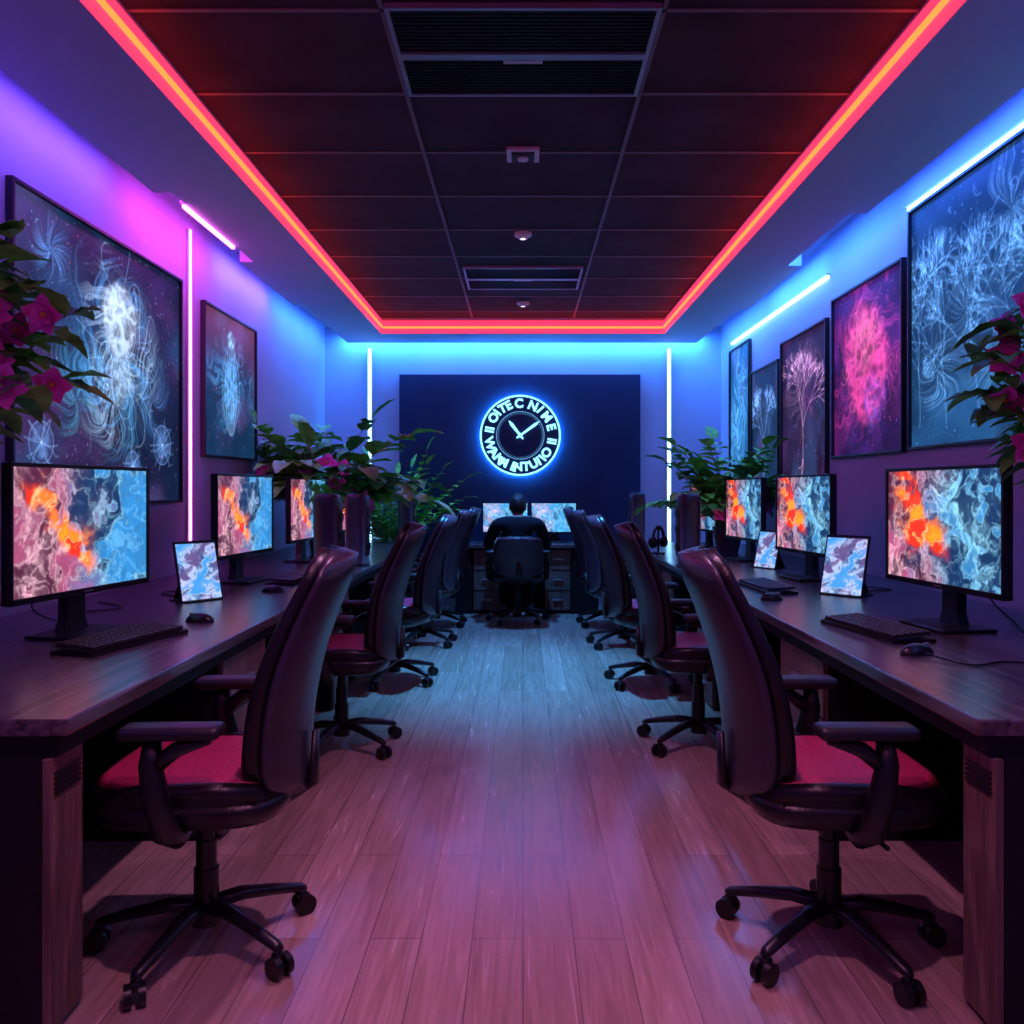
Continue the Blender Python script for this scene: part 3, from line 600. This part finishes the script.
# ------------------------------------------------------------ people
def skin_mesh(nodes,edges,sub=2):
    me=bpy.data.meshes.new('t'); names=list(nodes); me.from_pydata([nodes[n][0] for n in names],[(names.index(a),names.index(c)) for a,c in edges],[])
    o=bpy.data.objects.new('t',me); COL.objects.link(o)
    o.modifiers.new('s','SKIN'); s=o.modifiers.new('u','SUBSURF'); s.levels=sub; s.render_levels=sub
    for i,n in enumerate(names):
        r=nodes[n][1]; me.skin_vertices[0].data[i].radius=r if isinstance(r,tuple) else (r,r); me.skin_vertices[0].data[i].use_root=(i==0)
    dg=bpy.context.evaluated_depsgraph_get(); r=bpy.data.meshes.new_from_object(o.evaluated_get(dg)); bpy.data.objects.remove(o)
    for p in r.polygons: p.use_smooth=True
    return r
def person(loc,deg,lean,shirt,drop=0,deskz=.72,reach=.50):
    e=empty('seated_person',loc,(0,0,math.radians(deg)))
    PV=Vector((0,-.06,.60)); Rm=Matrix.Rotation(-lean,3,'X')
    def up(x,y,z): return tuple(PV+Rm@(Vector((x,y,z))-PV))
    nd={'pel':((0,-.06,.61),(.15,.10)),'waist':(up(0,-.07,.72),(.135,.10)),'chest':(up(0,-.07,.85),(.165,.115)),'uch':(up(0,-.05,.95),(.14,.09)),
        'neck':(up(0,-.03,1.02),.055),'neck2':(up(0,-.015,1.06),.052)}
    ed=[('pel','waist'),('waist','chest'),('chest','uch'),('uch','neck'),('neck','neck2')]
    for q,s in ((-1,'l'),(1,'r')):
        sh=Vector(up(q*.20,-.04,.95)); wr=Vector((q*.15,reach-.09,deskz+.035))
        mid=(sh+wr)/2; el=mid+Vector((q*.13,-.06,-.13))
        nd['sh'+s]=(tuple(sh),.075); nd['um'+s]=(tuple((sh+el)/2),.062); nd['el'+s]=(tuple(el),.050); nd['fm'+s]=(tuple(el.lerp(wr,.45)),.044); nd['wr'+s]=(tuple(wr),.028)
        ed+=[('uch','sh'+s),('sh'+s,'um'+s),('um'+s,'el'+s),('el'+s,'fm'+s),('fm'+s,'wr'+s)]
        nd['hip'+s]=((q*.10,-.02,.605),.088); nd['th'+s]=((q*.13,.17,.605),.078); nd['kn'+s]=((q*.14,.38,.57),.062); nd['ca'+s]=((q*.14,.37,.36),.055); nd['an'+s]=((q*.14,.36,.11),.038)
        ed+=[('pel','hip'+s),('hip'+s,'th'+s),('th'+s,'kn'+s),('kn'+s,'ca'+s),('ca'+s,'an'+s)]
    me=skin_mesh(nd,ed)
    for k in (shirt,'trousers','skin'): me.materials.append(M[k])
    nz=Vector(nd['neck'][0]); wrs=[Vector(nd['wr'+s][0]) for s in 'lr']; els=[Vector(nd['el'+s][0]) for s in 'lr']; nu=Vector(up(0,0,1))-Vector(up(0,0,0))
    for p in me.polygons:
        c=p.center; mi=0
        if c.z<.64 and abs(c.x)<.24 and (c.y>.0 or c.z<.6): mi=1
        for w,l in zip(wrs,els):
            if (c-w).length<.24 and (c-l).dot(w-l)>0 and c.z>.66 and (c-l).length>.05: mi=2
        if (c-nz).dot(nu)>.0 and (c-nz).length<.12 : mi=2
        p.material_index=mi
    obj('body',me,parent=e)
    for q in (-1,1):
        b=MB(); b.rings([sring(q*.14,.40,.002,.045,.13,e=.7),sring(q*.14,.40,.03,.048,.135,e=.7),sring(q*.14,.385,.06,.045,.11,e=.8),sring(q*.14,.355,.10,.04,.055,e=1),sring(q*.14,.355,.13,.036,.042,e=1)],'shoe'); obj('shoe_'+('l' if q<0 else 'r'),b.mesh('shoe'),parent=e)
    for q,s in ((-1,'l'),(1,'r')):
        w=Vector(nd['wr'+s][0]); b=MB()
        b.rings([sring(w.x,w.y+yy,w.z+zz,hw,hh,ax=(1,0,0),ay=(0,0,1),n=16,e=.8) for yy,zz,hw,hh in ((-.01,0,.026,.02),(.02,0,.034,.018),(.06,-.002,.041,.016),(.09,-.006,.038,.013))],'skin')
        for k,(L,xo) in enumerate(((.068,-.030),(.078,-.010),(.073,.010),(.058,.029))):
            x0=w.x+q*xo; y0=w.y+.085
            b.tube([(x0,y0,w.z-.004),(x0+q*xo*.1,y0+L*.4,w.z+.004),(x0+q*xo*.15,y0+L*.75,w.z-.008),(x0+q*xo*.15,y0+L*.92,w.z-.022)],[.0095,.009,.008,.006],'skin',8)
        b.tube([(w.x-q*.026,w.y+.03,w.z-.004),(w.x-q*.052,w.y+.055,w.z-.010),(w.x-q*.058,w.y+.085,w.z-.018)],[.012,.010,.007],'skin',8)
        obj('hand_'+s,b.mesh('hand'),parent=e)
    hp=Vector(nd['neck2'][0])+Rm@Vector((0,.02,.065)); hr=Matrix.Translation(hp)@Matrix.Rotation(-lean-drop,4,'X')
    def hf(p):
        x,y,z=p
        if z<0: x*=1-.28*z*z; y=y*(1-.12*z*z)+.06*(-z)
        if y>0 and abs(x)<.22 and -.45<z<.12: y+= .20*(1-abs(x)/.22)*max(0,(.12-z)/.57)*(1 if z>-.35 else .4)
        if y>.5 and .05<z<.25: y-=.06
        return Vector((x,y,z))
    b=MB(); b.ell((0,0,0),(.074,.092,.115),'skin',32,24,fn=hf,T=hr)
    for q in (-1,1):
        b.ell((q*.076,-.005,-.008),(.010,.020,.031),'skin',12,8,T=hr)
        b.ell((q*.030,.080,.008),(.011,.007,.006),'eye',12,8,T=hr); b.ell((q*.030,.086,.008),(.005,.003,.005),'hair',10,6,T=hr)
        b.tube([(q*.014,.090,.028),(q*.03,.091,.032),(q*.046,.082,.027)],.0035,'hair',6,T=hr)
    b.ell((0,.092,-.058),(.022,.007,.006),'lip',14,6,T=hr)
    obj('head',b.mesh('head'),parent=e)
    b=MB()
    def hh(p):
        x,y,z=p; n=1+.03*math.sin(9*x+4*z)*math.cos(11*y)
        if y>.1: zz=max(z,.42)
        elif y>-.3: zz=max(z,-.05)
        else: zz=max(z,-.68)
        k=1 if zz==z else .98
        return Vector((x*n*k,y*n*k,zz*n))
    b.ell((0,-.010,.012),(.086,.102,.120),'hair',36,26,fn=hh,T=hr)
    obj('hair',b.mesh('hair'),parent=e)
    return e
person((-.05,8.30,0),2,.10,'cloth',.05,.735,.54)
# ------------------------------------------------------------ plants
def leaf(b,p,d,L,W,k,droop=.5,seg=7,up=Vector((0,0,1))):
    p=Vector(p); d=Vector(d).normalized(); s=d.cross(up)
    s=s.normalized() if s.length>.05 else Vector((1,0,0))
    n=s.cross(d); vs=[];fs=[]; cur=p.copy(); dd=d.copy()
    for i in range(seg+1):
        t=i/seg; w=W*.5*math.sin(math.pi*min(1,t**.75*.97+.02))**.85
        if i==seg: w=.001
        wv=.12*w*math.sin(t*18)
        vs+= [cur-s*w+n*(w*.35+wv),cur,cur+s*w+n*(w*.35-wv)]
        dd=(dd-Vector((0,0,droop/seg))).normalized(); n=s.cross(dd); cur=cur+dd*L/seg
    for i in range(seg):
        a=i*3; fs+=[(a,a+1,a+4,a+3),(a+1,a+2,a+5,a+4)]
    b.add(vs,fs,k,True)
def flower(b,p,d,r,rr):
    p=Vector(p); d=Vector(d).normalized(); u=d.orthogonal().normalized(); w=d.cross(u)
    for ly in range(2):
        for i in range(5):
            a=2*math.pi*i/5+ly*.6+rr.uniform(-.1,.1); q=(u*math.cos(a)+w*math.sin(a))
            leaf(b,p,q+d*(.35+ly*.6),r*(1-.25*ly),r*.85,'petal',.3,5,up=d)
    b.ell(p+d*r*.25,(r*.13,)*3,'orange_c',8,6)
def pot(b,r,h,z0=0):
    rs=[]
    for zz,q in ((0,.7),(h*.1,.76),(h*.6,.97),(h*.92,1.0),(h*.93,1.07),(h,1.07),(h,.95),(h*.9,.93)):
        rs.append([(r*q*math.cos(a),r*q*math.sin(a),z0+zz) for a in [2*math.pi*i/32 for i in range(32)]])
    b.rings(rs,'pot',False,False); b.add(rs[0],[list(range(32))[::-1]],'pot')
    b.add([(r*.93*math.cos(a),r*.93*math.sin(a),z0+h*.92) for a in [2*math.pi*i/32 for i in range(32)]],[list(range(32))],'soil')
def frond(b,p,d,L,rr,k,pairs=9,lw=.05,ll=.2,droop=.8):
    p=Vector(p); dd=Vector(d).normalized(); pts=[p.copy()]; ds=[dd.copy()]; n=14
    for i in range(n): dd=(dd-Vector((0,0,droop/n))).normalized(); p=p+dd*L/n; pts.append(p.copy()); ds.append(dd.copy())
    b.tube(pts,[.008*(1-.7*i/n) for i in range(n+1)],'stem',6)
    for i in range(pairs):
        t=.25+.72*i/(pairs-1); j=min(n,int(t*n)); s=ds[j].cross(Vector((0,0,1)))
        s=s.normalized() if s.length>.05 else Vector((1,0,0)); sc=math.sin(math.pi*(.25+.68*t))
        for q in (-1,1):
            leaf(b,pts[j],s*q+ds[j]*.75+Vector((0,0,rr.uniform(-.05,.25))),ll*sc*rr.uniform(.85,1.1),lw,k,rr.uniform(.4,.9),6)
    leaf(b,pts[-1],ds[-1],ll*.7,lw,k,.5,6)
def clampv(b,loc,x0=None,x1=None,y1=None):
    out=[]
    for i,(x,y,z) in enumerate(b.v):
        X=x+loc[0];Y=y+loc[1]; j=.012*((i*37)%11)/11
        if x0 is not None and X<x0+j: X=x0+j
        if x1 is not None and X>x1-j: X=x1-j
        if y1 is not None and Y>y1-j: Y=y1-j
        out.append((X-loc[0],Y-loc[1],z))
    b.v=out
def bushy(name,loc,seed,nf,Lr,potr,poth,el=(.5,1.4),flowers=0,lw=.06,ll=.2,broad=0,droop=.9,pairs=9,lim={}):
    rr=random.Random(seed); b=MB(); pot(b,potr,poth)
    base=Vector((0,0,poth*.9))
    for i in range(nf):
        a=2*math.pi*i/nf*1.0+rr.uniform(-.3,.3)+seed; e=rr.uniform(*el); d=(math.cos(a)*math.cos(e),math.sin(a)*math.cos(e),math.sin(e))
        frond(b,base+Vector((math.cos(a),math.sin(a),0))*potr*.3,d,rr.uniform(*Lr),rr,rr.choice(('leaf','leaf2')),pairs,lw,ll,droop)
    for i in range(broad):
        a=rr.uniform(0,6.3); e=rr.uniform(.5,1.3); d=Vector((math.cos(a)*math.cos(e),math.sin(a)*math.cos(e),math.sin(e))); L=rr.uniform(.25,.58)*Lr[1]
        b.tube([base,base+d*L*.6,base+d*L],.006,'stem',6); leaf(b,base+d*L,d,.30,.13,rr.choice(('leaf','leaf2')),1.2,8)
    for i in range(flowers):
        a=rr.uniform(0,6.3); e=rr.uniform(.3,1.1); d=Vector((math.cos(a)*math.cos(e),-abs(math.sin(a))*math.cos(e)*.8,math.sin(e)*.8)); L=rr.uniform(.35,.6)*Lr[1]
        b.tube([base,base+d*L],.005,'stem',6); flower(b,base+d*L,d+Vector((0,-.6,0)),.095,rr)
    clampv(b,loc,**lim)
    return obj(name,b.mesh(name),loc)
bushy('potted_palm',(-1.66,7.05,DZ),2,22,(.80,1.22),.13,.30,(.75,1.42),13,.15,.40,30,1.25,8,dict(x0=-2.16))
bushy('potted_palm',(1.72,7.14,DZ),5,20,(.60,.90),.12,.22,(.75,1.42),9,.12,.28,28,1.1,8,dict(x1=2.16))
bushy('potted_fern',(-1.38,9.02,0),8,18,(.90,1.25),.15,.60,(1.0,1.42),0,.060,.26,8,.85,11,dict(y1=9.39,x0=-2.16))
def floral(loc,seed,lean,zt,n=7,lim={}):
    rr=random.Random(seed); b=MB(); pot(b,.10,.22)
    base=Vector((0,0,.2))
    for i in range(n):
        tgt=Vector((lean[0]*rr.uniform(.45,1.0),lean[1]+rr.uniform(-.20,.20),zt[0]+(zt[1]-zt[0])*(i+.5)/n))
        c1=base+Vector((rr.uniform(-.03,.03),rr.uniform(-.03,.03),(tgt.z-.2)*.75)); pts=[]
        for k in range(13):
            t=k/12; pts.append((1-t)**2*base+2*t*(1-t)*c1+t*t*tgt)
        b.tube(pts,[.008-.005*k/12 for k in range(13)],'stem',6)
        for k in range(4,13):
            dd=(pts[k]-pts[k-1]).normalized()
            for q in range(3):
                a=rr.uniform(0,6.3); sd=Vector((math.cos(a),math.sin(a),rr.uniform(-.3,.6)))
                leaf(b,pts[k],sd+dd*.5,rr.uniform(.13,.20),rr.uniform(.07,.10),rr.choice(('leaf','leaf','leaf2')),rr.uniform(.4,1.1),7)
        for q in range(4):
            k=rr.choice((8,9,10,11,12)); a=rr.uniform(0,6.3); d=Vector((math.cos(a)*.6,-.9,rr.uniform(-.2,.4)))
            flower(b,pts[k]+d.normalized()*.10,d,rr.uniform(.060,.075),rr)
    clampv(b,loc,**lim)
    return obj('flowering_plant',b.mesh('flowering_plant'),loc)
floral((-1.93,2.62,DZ),4,(.51,-.04),(.76,1.26),12,dict(x0=-2.12))
floral((1.98,2.80,DZ),9,(-.50,-.04),(.62,1.14),13,dict(x1=2.12))
# ------------------------------------------------------------ neon clock
e=empty('neon_wall_clock',(-.03,YB-.10,1.88))
b=MB(); b.cyl((0,.012,0),(0,-.004,0),.44,'navy',seg=64); b.cyl((0,.058,0),(0,.012,0),.10,'plastic',seg=24); obj('backplate',b.mesh('backplate'),parent=e)
b=MB(); b.torus((0,.030,0),.422,.007,'halo'); obj('added_halo_ring',b.mesh('halo'),parent=e)  # hidden glowing ring added behind the plate to light the panel blue
b=MB(); b.torus((0,-.012,0),.435,.010,'neon'); b.torus((0,-.012,0),.262,.003,'neonf'); obj('neon_rings',b.mesh('rings'),parent=e)
def glyph(b,ch,r,ang,size,flip=False):
    cu=bpy.data.curves.new('g','FONT'); cu.body=ch; cu.size=size; cu.extrude=.006; cu.offset=.005; cu.align_x='CENTER'; cu.align_y='CENTER'
    o=bpy.data.objects.new('g',cu); COL.objects.link(o); dg=bpy.context.evaluated_depsgraph_get(); me=bpy.data.meshes.new_from_object(o.evaluated_get(dg)); bpy.data.objects.remove(o)
    ro=ang-math.pi/2+(math.pi if flip else 0); c,s=math.cos(ro),math.sin(ro); vs=[]
    for v in me.vertices:
        x,y,zz=v.co; X=c*x-s*y+r*math.cos(ang); Z=s*x+c*y+r*math.sin(ang); vs.append((X,-.014-zz,Z))
    b.add(vs,[list(p.vertices) for p in me.polygons],'neon',False)
b=MB()
for i,(ch,fl) in enumerate((('TE',0),('C',0),('N',0),('I M',0),('E',0),('II',0),('IO',1),('UI',1),('NT',1),('M E',1),('AN',1),('W',1),('II',1),('OI',0))):
    a=math.radians(118-i*360/14); glyph(b,ch,.348,a,.135,bool(fl))
obj('numerals',b.mesh('numerals'),parent=e)
b=MB()
def hand(a,L,w):
    c,s=math.cos(a),math.sin(a)
    pts=[(-.05,-w*.5),(L*.75,-w),(L,0),(L*.75,w),(-.05,w*.5)]
    f=[(c*x-s*y,-.02,s*x+c*y) for x,y in pts]; g=[(p[0],-.028,p[2]) for p in f]
    b.rings([f,g],'neon',True,False)
hand(math.radians(128),.21,.018); hand(math.radians(36),.27,.016)
b.cyl((0,-.015,0),(0,-.032,0),.024,'neon')
for k in range(60):
    a=2*math.pi*k/60; r0,r1=.235,.252
    b.box(((r0+r1)/2*math.cos(a),-.010,(r0+r1)/2*math.sin(a)),(r1-r0,.006,.004),'neonf',rot=(0,-a,0))
obj('clock_hands',b.mesh('hands'),parent=e)
# ------------------------------------------------------------ lights (cove LEDs)
def area(n,loc,sx,sy,d,xa,col,pw):
    l=bpy.data.lights.new(n,'AREA'); l.shape='RECTANGLE'; l.size=sx; l.size_y=sy; l.energy=pw; l.color=col
    o=bpy.data.objects.new(n,l); d=Vector(d).normalized(); xa=Vector(xa); za=-d; ya=za.cross(xa)
    o.rotation_euler=Matrix((xa,ya,za)).transposed().to_euler(); o.location=loc; COL.objects.link(o); return o
def cove(x,y0,y1,col,pw,side): area('cove_led_strip',(x,(y0+y1)/2,2.975),y1-y0,.04,(side*.40,0,-1),(0,1,0),col,pw)
cove(-2.03,-1.2,4.5,(.22,.08,1.0),34,-1)
cove(-1.95,4.65,5.9,(.75,.05,.85),9,-1)
cove(-2.03,6.05,7.3,(.20,.11,1.0),11,-1)
cove(-1.96,7.45,9.2,(.04,.22,1.0),18,-1)
cove(2.03,-1.2,4.9,(.04,.17,1.0),54,1)
cove(1.94,5.0,6.05,(.04,.22,1.0),13,1)
cove(2.03,6.15,7.55,(.04,.24,1.0),15,1)
cove(1.95,7.65,9.2,(.04,.24,1.0),19,1)
area('cove_led_strip',(0,9.33,2.975),4.0,.04,(0,.4,-1),(1,0,0),(.03,.26,1.0),62)
w=bpy.data.worlds.new('World'); scene.world=w; w.use_nodes=True; w.node_tree.nodes['Background'].inputs[0].default_value=(.02,.015,.04,1)
# ------------------------------------------------------------ camera
cd=bpy.data.cameras.new('camera'); cd.sensor_width=36; cd.lens=36*850/1024; cd.shift_x=-11/1024; cd.shift_y=-22/1024; cd.clip_start=.05
co=bpy.data.objects.new('camera',cd); co.location=(0,0,H); co.rotation_euler=(math.pi/2,0,0); COL.objects.link(co); scene.camera=co
scene.view_settings.view_transform='Standard'
